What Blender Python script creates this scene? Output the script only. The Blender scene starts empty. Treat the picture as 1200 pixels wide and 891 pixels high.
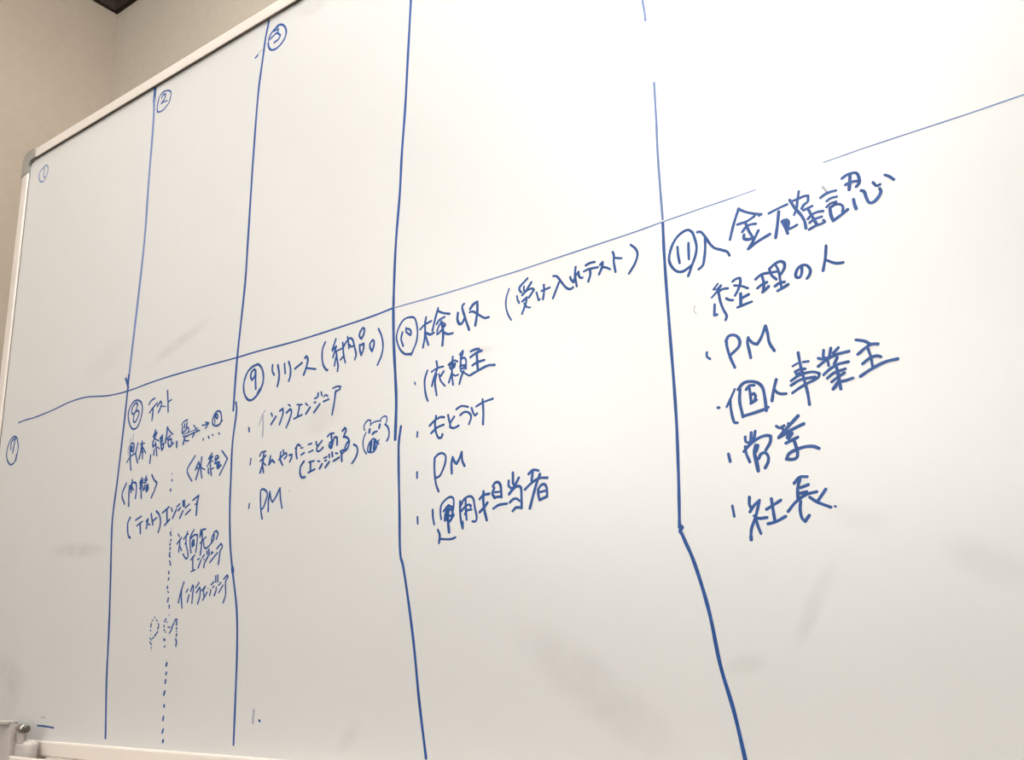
import bpy, bmesh, math, random
from mathutils import Matrix, Vector

# ------------------------------------------------------------------ camera, light, exposure
scene = bpy.context.scene
COL = scene.collection
CAM_LOC = (1.32473, -0.61902, 1.04746)
CAM_ROT = ((0.823318, 0.180904, 0.537979), (0.565916, -0.189103, -0.802483), (-0.043439, 0.965150, -0.258068))

cam_data = bpy.data.cameras.new('camera')
cam_data.sensor_fit = 'HORIZONTAL'
cam_data.sensor_width = 36.0
cam_data.lens = 36.0 * 1020.0 / 1200.0
cam_data.clip_start = 0.02
cam = bpy.data.objects.new('camera', cam_data)
cam.matrix_world = Matrix.Translation(CAM_LOC) @ Matrix(CAM_ROT).to_4x4()
COL.objects.link(cam)
scene.camera = cam

scene.view_settings.view_transform = 'Standard'
scene.view_settings.look = 'None'
scene.view_settings.gamma = 1.0
scene.view_settings.use_curve_mapping = False
scene.view_settings.exposure = 0.07

world = bpy.data.worlds.new('world')
scene.world = world
world.use_nodes = True
world.node_tree.nodes['Background'].inputs[0].default_value = (1.0, 0.93, 0.85, 1)
world.node_tree.nodes['Background'].inputs[1].default_value = 0.15

TUBE_STRENGTH = (88.0, 160.0)
FILL_WINDOW_STRENGTH = 3.8
FILL_WINDOW_COLOR = (0.97, 1.0, 0.98)
LAMP_COLOR = (1.0, 0.98, 0.95)
LAMP_SPOTS = ((0.55, -1.90), (1.12, -0.34))  # second lamp is added to brighten the upper board and walls

# room measures in metres: the board's writing surface is the plane y = 0
X0, X1 = -0.5225, 3.4
Y0, Y1 = -3.7, 0.412
ZM, ZC = 2.558, 2.67          # underside of the dark moulding, ceiling

# ------------------------------------------------------------------ helpers
def mat(name, color, rough=0.6, spec=0.5, metal=0.0, emit=None, strength=0.0):
    m = bpy.data.materials.new(name)
    m.use_nodes = True
    b = m.node_tree.nodes['Principled BSDF']
    b.inputs['Base Color'].default_value = (*color, 1)
    b.inputs['Roughness'].default_value = rough
    b.inputs['Specular IOR Level'].default_value = spec
    b.inputs['Metallic'].default_value = metal
    if emit:
        b.inputs['Emission Color'].default_value = (*emit, 1)
        b.inputs['Emission Strength'].default_value = strength
    return m

def noise_mat(name, c1, c2, scale, rough=0.6, spec=0.5, bump=0.0, detail=4.0):
    m = mat(name, c1, rough, spec)
    nt = m.node_tree
    b = nt.nodes['Principled BSDF']
    tc = nt.nodes.new('ShaderNodeTexCoord')
    n = nt.nodes.new('ShaderNodeTexNoise')
    n.inputs['Scale'].default_value = scale
    n.inputs['Detail'].default_value = detail
    nt.links.new(tc.outputs['Object'], n.inputs['Vector'])
    mx = nt.nodes.new('ShaderNodeMix')
    mx.data_type = 'RGBA'
    mx.inputs[6].default_value = (*c1, 1)
    mx.inputs[7].default_value = (*c2, 1)
    nt.links.new(n.outputs['Fac'], mx.inputs[0])
    nt.links.new(mx.outputs[2], b.inputs['Base Color'])
    if bump:
        bp = nt.nodes.new('ShaderNodeBump')
        bp.inputs['Strength'].default_value = bump
        bp.inputs['Distance'].default_value = 0.002
        nt.links.new(n.outputs['Fac'], bp.inputs['Height'])
        nt.links.new(bp.outputs['Normal'], b.inputs['Normal'])
    return m

def link(name, bm, m, parent=None, smooth=False):
    me = bpy.data.meshes.new(name)
    bmesh.ops.recalc_face_normals(bm, faces=bm.faces)
    bm.to_mesh(me)
    bm.free()
    for mm in (m if isinstance(m, (list, tuple)) else [m]):
        me.materials.append(mm)
    if smooth:
        for p in me.polygons:
            p.use_smooth = True
    o = bpy.data.objects.new(name, me)
    COL.objects.link(o)
    if parent:
        o.parent = parent
        o.matrix_parent_inverse = parent_world(parent).inverted()
    return o

def parent_world(p):
    w = p.matrix_basis.copy()
    if p.parent:
        w = parent_world(p.parent) @ p.matrix_parent_inverse @ w
    return w

def empty(name, loc, label, cat):
    o = bpy.data.objects.new(name, None)
    o.location = loc
    o.empty_display_size = 0.05
    COL.objects.link(o)
    o['label'] = label
    o['category'] = cat
    return o

def box(bm, x0, x1, y0, y1, z0, z1, bevel=0.0, seg=2):
    r = bmesh.ops.create_cube(bm, size=1.0, matrix=Matrix.Translation(((x0+x1)/2, (y0+y1)/2, (z0+z1)/2)) @ Matrix.Diagonal((x1-x0, y1-y0, z1-z0, 1)))
    if bevel:
        es = {e for v in r['verts'] for e in v.link_edges}
        bmesh.ops.bevel(bm, geom=list(es), offset=bevel, segments=seg, affect='EDGES', profile=0.5)
    return bm

def lathe(bm, origin, axis, prof, n=24):
    """revolve (along, radius) pairs round an axis through origin"""
    ax = Vector(axis).normalized()
    u = ax.orthogonal().normalized()
    v = ax.cross(u)
    rings = []
    for t, r in prof:
        rings.append([bm.verts.new(Vector(origin) + ax*t + (u*math.cos(2*math.pi*k/n) + v*math.sin(2*math.pi*k/n))*max(r, 1e-5)) for k in range(n)])
    for a, b in zip(rings[:-1], rings[1:]):
        for k in range(n):
            bm.faces.new((a[k], a[(k+1) % n], b[(k+1) % n], b[k]))
    bm.faces.new(rings[0][::-1])
    bm.faces.new(rings[-1])
    return bm

def prism(bm, pts, y0, y1):
    """extrude an x-z outline between two y planes"""
    a = [bm.verts.new((x, y0, z)) for x, z in pts]
    b = [bm.verts.new((x, y1, z)) for x, z in pts]
    n = len(pts)
    bm.faces.new(a)
    bm.faces.new(b[::-1])
    for k in range(n):
        bm.faces.new((a[k], b[k], b[(k+1) % n], a[(k+1) % n]))
    return bm

def extrude_x(bm, pts, x0, x1):
    """extrude a y-z outline between two x planes"""
    a = [bm.verts.new((x0, y, z)) for y, z in pts]
    b = [bm.verts.new((x1, y, z)) for y, z in pts]
    n = len(pts)
    bm.faces.new(a)
    bm.faces.new(b[::-1])
    for k in range(n):
        bm.faces.new((a[k], b[k], b[(k+1) % n], a[(k+1) % n]))
    return bm

# ------------------------------------------------------------------ materials
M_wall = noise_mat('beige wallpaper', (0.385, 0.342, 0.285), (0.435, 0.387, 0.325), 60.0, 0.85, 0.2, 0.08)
M_wall_shaded = noise_mat('shaded brownish wallpaper', (0.29, 0.245, 0.198), (0.33, 0.28, 0.228), 60.0, 0.85, 0.2, 0.08)  # browner, darker copy of the wallpaper; the wall's shade is in its colour
M_ceiling = noise_mat('white ceiling board', (0.78, 0.75, 0.70), (0.83, 0.80, 0.75), 40.0, 0.9, 0.2)
M_wood = noise_mat('dark brown wood', (0.024, 0.0165, 0.013), (0.036, 0.026, 0.020), 30.0, 0.7, 0.15)
M_floor = noise_mat('beige carpet tile', (0.10, 0.085, 0.07), (0.14, 0.115, 0.095), 90.0, 0.95, 0.1, 0.2)
M_frame = mat('white painted aluminium', (0.63, 0.57, 0.52), 0.42, 0.5)
M_cap = mat('grey plastic', (0.25, 0.235, 0.21), 0.55, 0.4)
M_shade_strip = mat('dark gap gasket', (0.15, 0.125, 0.11), 0.8, 0.2)  # dark strip painted where the rail's inner edge is in shade
M_steel = mat('grey painted steel', (0.55, 0.54, 0.52), 0.45, 0.5)
M_rubber = mat('black rubber', (0.02, 0.02, 0.02), 0.8, 0.3)
M_chrome = mat('shiny metal', (0.62, 0.60, 0.56), 0.16, 0.5, 1.0)
M_dark = mat('dark metal end', (0.08, 0.075, 0.06), 0.4, 0.5)
M_plastic = noise_mat('white plastic', (0.40, 0.36, 0.335), (0.50, 0.455, 0.425), 300.0, 0.55, 0.4, 0.1)
M_fill_slats = mat('glowing white fill slats', (0.8, 0.8, 0.8), 0.8, emit=FILL_WINDOW_COLOR, strength=FILL_WINDOW_STRENGTH)  # glow of the added fill windows
M_lampbody = mat('white enamel', (0.8, 0.8, 0.78), 0.5)
M_tubes = [mat('lit lamp tube', (0.9, 0.9, 0.9), 0.5, emit=LAMP_COLOR, strength=s) for s in TUBE_STRENGTH]

def ink_material(name, c1, c2):
    m = noise_mat(name, c1, c2, 260.0, 0.45, 0.5, 0.0, 2.0)
    b = m.node_tree.nodes['Principled BSDF']
    b.inputs['Coat Weight'].default_value = 0.16
    b.inputs['Coat Roughness'].default_value = 0.19
    b.inputs['Specular IOR Level'].default_value = 0.15
    return m
M_ink = ink_material('blue marker ink', (0.012, 0.046, 0.178), (0.026, 0.090, 0.300))
M_thin_glare = ink_material('thin glare-paled blue marker ink', (0.085, 0.15, 0.36), (0.16, 0.23, 0.43))  # thin ink, also paled to stand for glare on the lines
M_pale = ink_material('worn glare-faded blue marker ink', (0.26, 0.27, 0.38), (0.40, 0.39, 0.47))  # worn ink, also used where glare washes a stroke out

# ------------------------------------------------------------------ room
def shell(name, *a):
    o = link(name, box(bmesh.new(), *a[:6]), a[6])
    o['kind'] = 'structure'
    return o
T = 0.1
shell('floor', X0-T, X1+T, Y0-T, Y1+T, -T, 0, M_floor)
shell('ceiling', X0-T, X1+T, Y0-T, Y1+T, ZC, ZC+T, M_ceiling)
shell('wall_left', X0-T, X0, Y0-T, Y1+T, 0, ZC, M_wall_shaded)
shell('wall_back', X0, X1, Y1, Y1+T, 0, ZC, M_wall)
shell('wall_right', X1, X1+T, Y0-T, Y1+T, 0, ZC, M_wall)
shell('wall_front', X0, X1, Y0-T, Y0, 0, ZC, M_wall)

for k, a in enumerate(((X0, X1, Y1-0.012, Y1), (X0, X0+0.012, Y0, Y1-0.012), (X1-0.012, X1, Y0, Y1-0.012), (X0+0.012, X1-0.012, Y0, Y0+0.012))):
    shell('trim_%d' % (k+1), *a, ZM, ZC, M_wood)

# made-up glowing windows that brighten the board's sheen, unseen behind and left of the photographer
def fill_window(name, a0, a1, z0, z1, left):
    # a runs along x on the front wall, along y on the left wall
    def bx(bm, p0, p1, d0, d1, q0, q1, bev=0.0):
        if left:
            box(bm, X0+d0, X0+d1, p0, p1, q0, q1, bev)
        else:
            box(bm, p0, p1, Y0+d0, Y0+d1, q0, q1, bev)
    bm = bmesh.new()
    f = 0.05
    for p0, p1, q0, q1 in ((a0, a1, z1-f, z1), (a0, a1, z0, z0+f), (a0, a0+f, z0+f, z1-f), (a1-f, a1, z0+f, z1-f)):
        bx(bm, p0, p1, 0.0, 0.03, q0, q1, 0.003)
    fr = link(name, bm, M_frame)
    fr['kind'] = 'structure'
    bm = bmesh.new()
    n = 14
    h = (z1-z0-2*f)/n
    for k in range(n):
        bx(bm, a0+f, a1-f, 0.006, 0.010, z0+f+k*h+0.001, z0+f+(k+1)*h-0.001)
    link('fill_slats', bm, M_fill_slats, fr)
fill_window('fill_window_1', -0.35, 1.45, 1.38, 2.42, False)
fill_window('fill_window_2', -3.45, -1.75, 1.38, 2.42, True)

# ------------------------------------------------------------------ whiteboard
BW, ZB, ZT = 1.768, 0.92, 1.780       # writing surface: width, bottom and top
RW = 0.0175                            # frame rail width
PROUD = 0.0036
board = empty('whiteboard', (BW/2, 0.03, 0.0), 'large white-framed whiteboard covered in blue handwritten columns, standing before the beige wall', 'whiteboard')

def panel_material():
    m = bpy.data.materials.new('white enamel writing surface')
    m.use_nodes = True
    nt = m.node_tree
    b = nt.nodes['Principled BSDF']
    b.inputs['Roughness'].default_value = 0.44
    b.inputs['IOR'].default_value = 2.2
    b.inputs['Coat Weight'].default_value = 1.0
    b.inputs['Coat Roughness'].default_value = 0.26
    tc = nt.nodes.new('ShaderNodeTexCoord')
    n = nt.nodes.new('ShaderNodeTexNoise')
    n.inputs['Scale'].default_value = 7.0
    n.inputs['Detail'].default_value = 5.0
    nt.links.new(tc.outputs['Object'], n.inputs['Vector'])
    base = nt.nodes.new('ShaderNodeMix')
    base.data_type = 'RGBA'
    base.inputs[6].default_value = (0.59, 0.59, 0.585, 1)
    base.inputs[7].default_value = (0.625, 0.625, 0.62, 1)
    nt.links.new(n.outputs['Fac'], base.inputs[0])
    last = base.outputs[2]
    n2 = nt.nodes.new('ShaderNodeTexNoise')
    n2.inputs['Scale'].default_value = 55.0
    n2.inputs['Detail'].default_value = 6.0
    nt.links.new(tc.outputs['Object'], n2.inputs['Vector'])
    # eraser smears and one painted shadow: (x, z, tilt, half length, half width, strength)
    for x, z, a, l, w, s in SMEARS_AND_SHADE:
        mp = nt.nodes.new('ShaderNodeMapping')
        mp.vector_type = 'TEXTURE'
        mp.inputs['Location'].default_value = (x, 0, z)
        mp.inputs['Rotation'].default_value = (0, -a, 0)
        mp.inputs['Scale'].default_value = (l, 1.0, w)
        nt.links.new(tc.outputs['Object'], mp.inputs['Vector'])
        ln = nt.nodes.new('ShaderNodeVectorMath')
        ln.operation = 'LENGTH'
        nt.links.new(mp.outputs['Vector'], ln.inputs[0])
        mr = nt.nodes.new('ShaderNodeMapRange')
        mr.interpolation_type = 'SMOOTHSTEP'
        mr.inputs['From Min'].default_value = 1.0
        mr.inputs['From Max'].default_value = 0.25
        mr.inputs['To Max'].default_value = s
        nt.links.new(ln.outputs['Value'], mr.inputs['Value'])
        mu = nt.nodes.new('ShaderNodeMath')
        mu.operation = 'MULTIPLY'
        nt.links.new(mr.outputs['Result'], mu.inputs[0])
        nt.links.new(n2.outputs['Fac'], mu.inputs[1])
        mx = nt.nodes.new('ShaderNodeMix')
        mx.data_type = 'RGBA'
        mx.inputs[7].default_value = (0.36, 0.35, 0.34, 1)
        nt.links.new(mu.outputs[0], mx.inputs[0])
        nt.links.new(last, mx.inputs[6])
        last = mx.outputs[2]
    nt.links.new(last, b.inputs['Base Color'])
    return m
SMEARS_AND_SHADE = [
    (0.2326, 1.1484, -0.074, 0.0791, 0.0125, 0.68),
    (0.9693, 0.9912, -0.593, 0.1036, 0.0307, 0.45),
    (1.1480, 1.0431, -2.102, 0.0416, 0.0086, 0.45),
    (0.4194, 1.3859, 0.281, 0.0789, 0.0108, 0.52),
    (1.2576, 1.0646, -0.499, 0.0383, 0.0178, 0.42),
    (0.6472, 1.7595, -0.176, 0.0362, 0.0131, 0.45),
    (0.6711, 1.2504, 0.249, 0.0386, 0.0209, 0.38),
    (0.7102, 0.9428, 0.705, 0.0264, 0.0113, 0.30),
    (0.8767, 1.2815, -0.117, 0.0221, 0.0053, 0.52),
    (1.0946, 1.0047, 0.193, 0.0223, 0.0101, 0.33),
    (1.1854, 1.0987, -0.332, 0.0284, 0.0134, 0.27),
    (0.0916, 0.9985, -0.385, 0.0507, 0.0289, 0.52),
    (0.1010, 0.9650, 0.906, 0.0480, 0.0334, 0.45),  # holder's shade on the board, painted as grey
    (0.2616, 1.3964, 0.311, 0.0717, 0.0284, 0.22),
]

M_panel = panel_material()

link('writing_panel', box(bmesh.new(), 0.0, BW, 0.0, 0.014, ZB, ZT), M_panel, board)

def rail(x0, x1, z0, z1):
    return box(bmesh.new(), x0, x1, -PROUD, 0.018, z0, z1, 0.0022, 3)
CAPL = 0.030
r_top = link('frame_rail', rail(CAPL*0.0 + 0.016, BW-0.016, ZT, ZT+RW), M_frame, board)
link('shade_strip', box(bmesh.new(), 0.016, BW-0.016, -0.0034, 0.001, ZT-0.0003, ZT+0.0006), M_shade_strip, r_top)
r_left = link('frame_rail', rail(-RW, 0.0, ZB+0.016, ZT-0.016), M_frame, board)
link('shade_strip', box(bmesh.new(), -0.0006, 0.0005, -0.0012, 0.001, ZB+0.016, ZT-0.016), M_shade_strip, r_left)
r_right = link('frame_rail', rail(BW, BW+RW, ZB+0.016, ZT-0.016), M_frame, board)
link('shade_strip', box(bmesh.new(), BW-0.0008, BW+0.0006, -0.0015, 0.001, ZB+0.016, ZT-0.016), M_shade_strip, r_right)
link('frame_rail', rail(0.016, BW-0.016, ZB-RW, ZB), M_frame, board)

def corner_cap(cx, cz, sx, sz):
    """L-shaped cap with a rounded outer corner and a chamfered inner one"""
    o, e, R_ = RW + 0.0008, 0.0165, 0.017
    pts = [(e, 0.001), (e, o)]
    for k in range(9):
        t = math.pi/2 + k*math.pi/16
        pts.append((-o + R_ + R_*math.cos(t), o - R_ + R_*math.sin(t)))
    pts += [(-o, -e-0.007), (-0.0002, -e-0.004), (0.0012, -0.0085), (0.0045, -0.003), (0.009, -0.0005)]
    q = [(cx + sx*x, cz + sz*z) for x, z in pts]
    bm = prism(bmesh.new(), q, -PROUD-0.0012, 0.019)
    return link('corner_cap', bm, M_cap, board)
corner_cap(0, ZT, 1, 1)
corner_cap(BW, ZT, -1, 1)
corner_cap(0, ZB, 1, -1)
corner_cap(BW, ZB, -1, -1)

# pen tray: a shelf with an upturned lip below the bottom rail
lip = [(-0.0062, 0.903), (-0.0062, 0.898), (-0.046, 0.896), (-0.0475, 0.909), (-0.0488, 0.9108), (-0.0502, 0.909), (-0.0515, 0.893), (-0.050, 0.889), (0.012, 0.889), (0.012, 0.902), (-0.002, 0.9024)]
tray = link('pen_tray', extrude_x(bmesh.new(), lip, 0.212, 1.60), M_frame, board)
cap = [(-0.0062, 0.9035), (-0.0062, 0.8995), (-0.0445, 0.8995), (-0.0475, 0.9095), (-0.0488, 0.9112), (-0.0506, 0.9095), (-0.0519, 0.893), (-0.0505, 0.8885), (0.012, 0.8885), (0.012, 0.9022), (-0.002, 0.9024)]
link('tray_end_cap', extrude_x(bmesh.new(), cap, 0.2095, 0.2125), M_plastic, tray)
link('tray_end_cap', extrude_x(bmesh.new(), cap, 1.5995, 1.6025), M_plastic, tray)

# stand behind the board, on castors
for px in (0.30, BW-0.30):
    post = link('stand_post', box(bmesh.new(), px-0.018, px+0.018, 0.0185, 0.0545, 0.115, 1.70, 0.003), M_steel, board)
    foot = link('stand_foot', box(bmesh.new(), px-0.02, px+0.02, -0.24, 0.31, 0.075, 0.115, 0.006), M_steel, board)
    for cy in (-0.21, 0.28):
        bm = bmesh.new()
        lathe(bm, (px-0.011, cy, 0.031), (1, 0, 0), [(0, 0.024), (0.002, 0.031), (0.020, 0.031), (0.022, 0.024)])
        c = link('caster', bm, M_rubber, foot, False)
        bm = bmesh.new()
        box(bm, px-0.016, px-0.012, cy-0.012, cy+0.012, 0.026, 0.075, 0.001)
        box(bm, px+0.012, px+0.016, cy-0.012, cy+0.012, 0.026, 0.075, 0.001)
        link('caster_fork', bm, M_steel, foot)
link('stand_bar', box(bmesh.new(), 0.318, BW-0.318, 0.024, 0.05, 0.30, 0.33, 0.003), M_steel, board)

# ------------------------------------------------------------------ marker ink on the board
# Every line of writing: (part, label, index of the part it belongs to, strokes).
# A stroke is "width: x,z x,z ..." in tenths of a millimetre on the board; - marks thin and glare-paled ink, ~ worn and glare-faded ink.
INK = [
    ('column_line', 'blue vertical line between columns 1 and 2', None,
     "57: 3304,17784 3301,17677 3297,17584; -40: 3295,17639 3315,17295 3304,16256 3304,15504 3165,13503; 39: 3106,13605 3153,13528 3175,13468; 33: 3165,13640 3165,13424 3088,12323 3041,11828 3054,11544 3096,11069 3140,10470 3165,9937 3230,9283"),
    ('column_line', 'blue vertical line between columns 2 and 3', None,
     "32: 5660,17837 5671,17785 5619,17558 5583,17300 5522,16861 5470,15998 5427,14887 5406,14352 5315,13433 5282,12825; 28: 5326,12908 5340,12821 5292,12440 5289,12056 5290,11735 5325,11306 5376,11047 5471,10625 5499,10240 5501,9762 5498,9304; 44: 5374,11068 5382,11031"),
    ('column_line', 'blue vertical line between columns 3 and 4', None,
     "30: 8060,17759 8000,16953 7945,16265 7899,15681 7844,15149 7809,14701 7749,14165 7716,13664 7709,13492; 33: 7707,13457 7708,13116 7725,12770 7734,12510 7716,12133; 27: 7791,12247 7763,12104 7757,11920 7761,11434 7769,11024 7795,10945 7903,10325 7971,9740 8035,9303"),
    ('column_line', 'blue vertical line between columns 4 and 5, turning bolder low down', None,
     "-21: 10620,17760 10650,16600 10666,15652 10675,15516 10676,15437; -20: 10699,14804 10686,14455 10670,14139 10663,13844 10658,13542; 24: 10656,13505 10645,13296 10637,13060 10627,12569 10621,12162 10610,11809 10588,11446 10566,11156 10556,11042; 27: 10562,11054 10578,11040 10558,11010 10566,11000 10597,10918 10637,10809 10695,10578 10732,10378 10770,10051 10837,9736 10882,9429 10890,9375"),  # pale upper run and its gap stand for the lamp's glare
    ('row_line', 'thin blue horizontal line across the middle of the whiteboard', None,
     "19: 468,13441 660,13450 902,13448 1353,13474 1825,13520 2205,13517 2739,13445 3165,13429 3617,13449 3978,13458 4725,13453 5314,13442 5638,13443 6279,13429 6935,13438 7445,13454 7696,13473; -13: 7718,13472 8409,13463 8959,13468 9158,13469 9735,13485 10448,13506 10651,13519; -11: 10667,13519 11034,13534 11267,13542; -9: 11267,13542 11442,13550; -8: 11967,13602 12091,13607; -9: 12091,13607 12236,13614 12585,13622 12919,13628 13280,13641 14300,13670 16000,13740"),  # gap towards the right stands for the lamp's glare
    ('circled_number', 'circled number 1 in blue marker', None,
     "-24: 414,17556 473,17580 547,17517 554,17440 524,17361 458,17309 379,17324 309,17396 298,17490 353,17539 424,17567; -25: 441,17546 442,17471 441,17404 480,17361"),
    ('circled_number', 'circled number 2 in blue marker', None,
     "23: 3509,17655 3619,17627 3682,17574 3680,17494 3648,17420 3566,17372; 23: 3552,17361 3480,17356 3409,17374 3386,17410 3393,17529 3425,17611 3481,17643 3539,17649; 25: 3478,17569 3504,17606 3559,17597 3558,17550 3495,17495 3477,17478; 19: 3477,17478 3535,17485 3615,17470"),
    ('circled_number', 'circled number 3 in blue marker', None,
     "27: 5771,17594 5843,17635 5906,17618 5971,17559 6000,17472 5977,17393 5906,17335 5813,17311 5728,17337 5683,17402 5679,17495 5719,17568 5791,17609 5875,17624; 26: 5782,17581 5813,17583 5850,17582 5856,17554 5826,17536; 26: 5711,17497 5826,17531 5896,17470 5861,17429 5783,17415; ~15: 5711,17497 5649,17459; ~15: 5554,17418 5481,17376; 26: 5481,17367 5439,17349"),
    ('circled_number', 'circled number 7 in blue marker', None,
     "26: 429,13243 375,13248 299,13220 246,13150 218,13055 229,12969 286,12891 371,12839 454,12855 498,12898 522,12978 531,13067 499,13163 453,13226 387,13253; 27: 427,13222 322,13174 328,13068; 31: 421,13216 405,13099 385,13011; 42: 500,12891 511,12966"),
    ('circled_number', 'circled number 8 in blue marker', None,
     "24: 3431,13260 3368,13273 3297,13250 3242,13192 3220,13113 3244,13020 3297,12937 3362,12901 3433,12916 3476,12968 3508,13058 3517,13145 3483,13225 3418,13265; 23: 3413,13200 3384,13242 3326,13215 3290,13154 3301,13107 3350,13106 3393,13166 3409,13219; 23: 3357,13105 3338,13056 3344,13004 3370,12988 3421,13028 3449,13098 3427,13131 3374,13117 3339,13101"),
    ('circled_number', 'circled number 9 in blue marker', None,
     "27: 5679,13287 5601,13281 5517,13239 5466,13164 5446,13076 5469,12979 5522,12912 5578,12890 5655,12913 5724,12975 5774,13057 5776,13147 5748,13227 5698,13279 5661,13292; 42: 5735,12990 5695,12951; 27: 5646,13214 5621,13244 5579,13218 5564,13163 5590,13124 5625,13151 5646,13222; 28: 5646,13214 5649,13088 5657,13008"),
    ('circled_number', 'circled number 10 in blue marker', None,
     "20: 7963,13317 7893,13328 7837,13315 7779,13253 7745,13164 7767,13069 7813,12993 7859,12962 7933,12947 7956,12978 7999,13050 8017,13141 8007,13239 7981,13304 7949,13323; 24: 7809,12998 7855,12961 7933,12947; 21: 7956,12971 7933,12936; 22: 7824,13191 7806,13128 7831,13049; 21: 7873,13225 7872,13188 7927,13139 7937,13166 7914,13204 7882,13215"),
    ('circled_number', 'circled number 11 in blue marker', None,
     "22: 10898,13352 10876,13380 10840,13385 10781,13361 10732,13313 10693,13236 10680,13170 10699,13109 10738,13061 10780,13047 10825,13060 10870,13084; 21: 10899,13358 10912,13304 10922,13227 10909,13163 10870,13081 10828,12998; 21: 10762,13266 10761,13192 10767,13125; 21: 10858,13273 10853,13216 10848,13137"),
    ('handwriting', 'handwritten Japanese heading テスト beside circled number 8', None,
     "24: 3652,13170 3690,13208 3764,13230; 24: 3670,13061 3736,13109 3824,13161; 28: 3742,13108 3743,13035 3736,12959; 26: 3831,13116 3888,13170 3914,13144 3896,13089 3858,13034; 16: 3906,13103 3995,13087; 26: 4019,13281 4041,13144 4057,13008; 20: 4047,13135 4114,13153"),
    ('handwriting', 'handwritten Japanese line 単体,結合 with 受入 struck out and an arrow to circled 10', None,
     "~19: 3364,12832 3358,12749; ~19: 3314,12792 3308,12734; ~18: 3276,12695 3271,12637 3284,12581; 26: 3320,12587 3314,12689 3340,12722 3384,12712 3395,12671 3384,12607; 26: 3327,12629 3327,12680 3358,12676 3352,12626; 17: 3322,12619 3377,12619; 22: 3261,12493 3329,12556 3429,12583; 26: 3314,12689 3322,12586 3337,12490 3362,12386; 25: 3472,12707 3458,12647 3441,12588 3468,12509 3495,12459; 25: 3558,12716 3576,12609 3591,12496; 16: 3522,12685 3615,12686; 26: 3555,12670 3543,12585 3517,12502; 19: 3564,12661 3612,12604 3653,12555; 15: 3561,12582 3603,12580; 25: 3757,12516 3750,12422; 26: 3825,12817 3796,12756 3786,12744 3857,12787; 26: 3852,12777 3812,12711 3782,12666 3799,12613 3821,12632; 17: 3792,12736 3849,12699 3909,12672; 25: 3840,12664 3860,12591 3883,12496; 27: 3821,12575 3820,12508; 18: 3887,12601 3925,12573; 21: 3978,12733 3934,12707 3924,12695 3981,12693; 24: 3975,12705 3949,12677 3940,12650 3984,12665; 24: 3953,12634 3964,12583 3979,12549 4004,12577 4005,12626 3960,12619; 28: 4064,12815 4058,12724 4039,12629; 19: 4064,12815 4117,12758 4178,12715; 23: 4133,12706 4075,12673; 24: 4093,12656 4098,12606 4124,12567 4162,12583 4155,12661 4099,12655; 22: 4162,12586 4199,12605; 27: 4265,12610 4269,12543; 18: 4338,12799 4379,12834 4455,12847; 22: 4367,12780 4360,12733 4364,12697; 22: 4404,12803 4403,12754; 23: 4447,12810 4440,12762; 20: 4369,12697 4422,12723 4463,12752 4486,12734 4479,12687; 11: 4376,12678 4490,12692 4618,12704; 9: 4617,12721 4665,12713; 16: 4378,12654 4471,12654 4578,12672 4689,12682; 25: 4422,12650 4405,12601 4390,12562; 16: 4397,12623 4455,12591 4498,12591; 15: 4406,12653 4472,12643; 17: 4576,12762 4605,12730 4641,12690 4689,12682; 24: 4594,12669 4566,12622; 16: 4733,12737 4786,12732 4848,12746; 20: 4794,12762 4853,12746 4828,12722 4797,12690; 20: 5037,12858 4985,12857 4937,12807 4921,12742 4938,12712 4986,12691 5047,12698 5081,12736 5077,12791 5058,12841 5026,12860; 17: 5081,12730 5101,12733; 20: 4977,12821 4974,12801 5007,12772 5015,12801 4992,12832 4967,12815; 15: 4958,12803 4969,12721; 20: 4859,12586 4873,12565; 17: 4929,12597 4944,12586; 18: 5044,12598 5059,12584; 20: 4766,12572 4770,12555"),
    ('handwriting', 'handwritten bracketed Japanese note 〈外結〉 at right of column 8', None,
     "22: 4632,12393 4495,12239 4534,12164 4592,12103; 24: 4702,12310 4646,12223; 24: 4703,12303 4721,12267 4705,12209 4665,12111; 18: 4664,12261 4698,12230; 24: 4754,12356 4744,12251 4754,12183 4773,12118; 15: 4755,12236 4825,12204; 22: 4936,12378 4879,12320 4954,12343 4911,12302 4864,12235; 15: 4911,12302 4964,12279; 23: 4912,12289 4923,12208 4942,12123; 23: 4887,12206 4884,12173 4896,12152; 17: 4949,12198 4979,12204; 19: 5052,12333 5011,12338 4993,12298 5063,12315; 20: 5059,12309 5015,12282 4996,12251 5062,12262; 21: 5033,12233 5047,12186 5081,12201 5077,12260 5037,12252; 20: 5061,12190 5110,12220; 21: 5114,12383 5216,12280 5161,12204 5087,12109; 28: 5048,12245 5063,12193"),
    ('handwriting', 'handwritten bracketed Japanese note 〈内結〉 at left of column 8', None,
     "26: 3284,12229 3210,12091 3279,11971; 28: 3408,12254 3404,12187 3402,12106; 28: 3356,12185 3357,12079 3368,11940; 25: 3363,12181 3425,12216 3479,12214 3501,12176 3505,12091 3498,12021; 22: 3405,12180 3447,12125; 28: 3403,12194 3379,12147; 24: 3604,12259 3569,12203 3637,12230; 27: 3631,12234 3577,12132; 16: 3569,12203 3676,12190; 26: 3583,12187 3604,12101 3621,12008; 24: 3613,12177 3651,12099; 27: 3671,12156 3675,12113; 24: 3691,12269 3673,12219 3714,12217; 27: 3712,12235 3688,12189; 25: 3709,12158 3709,12103 3718,12077 3750,12105 3738,12159 3710,12151; 24: 3807,12269 3860,12203 3922,12160 3884,12083 3823,11992; 35: 3725,12146 3728,12097"),
    ('handwriting', 'handwritten Japanese line (テスト)エンジニア in column 8', None,
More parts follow.
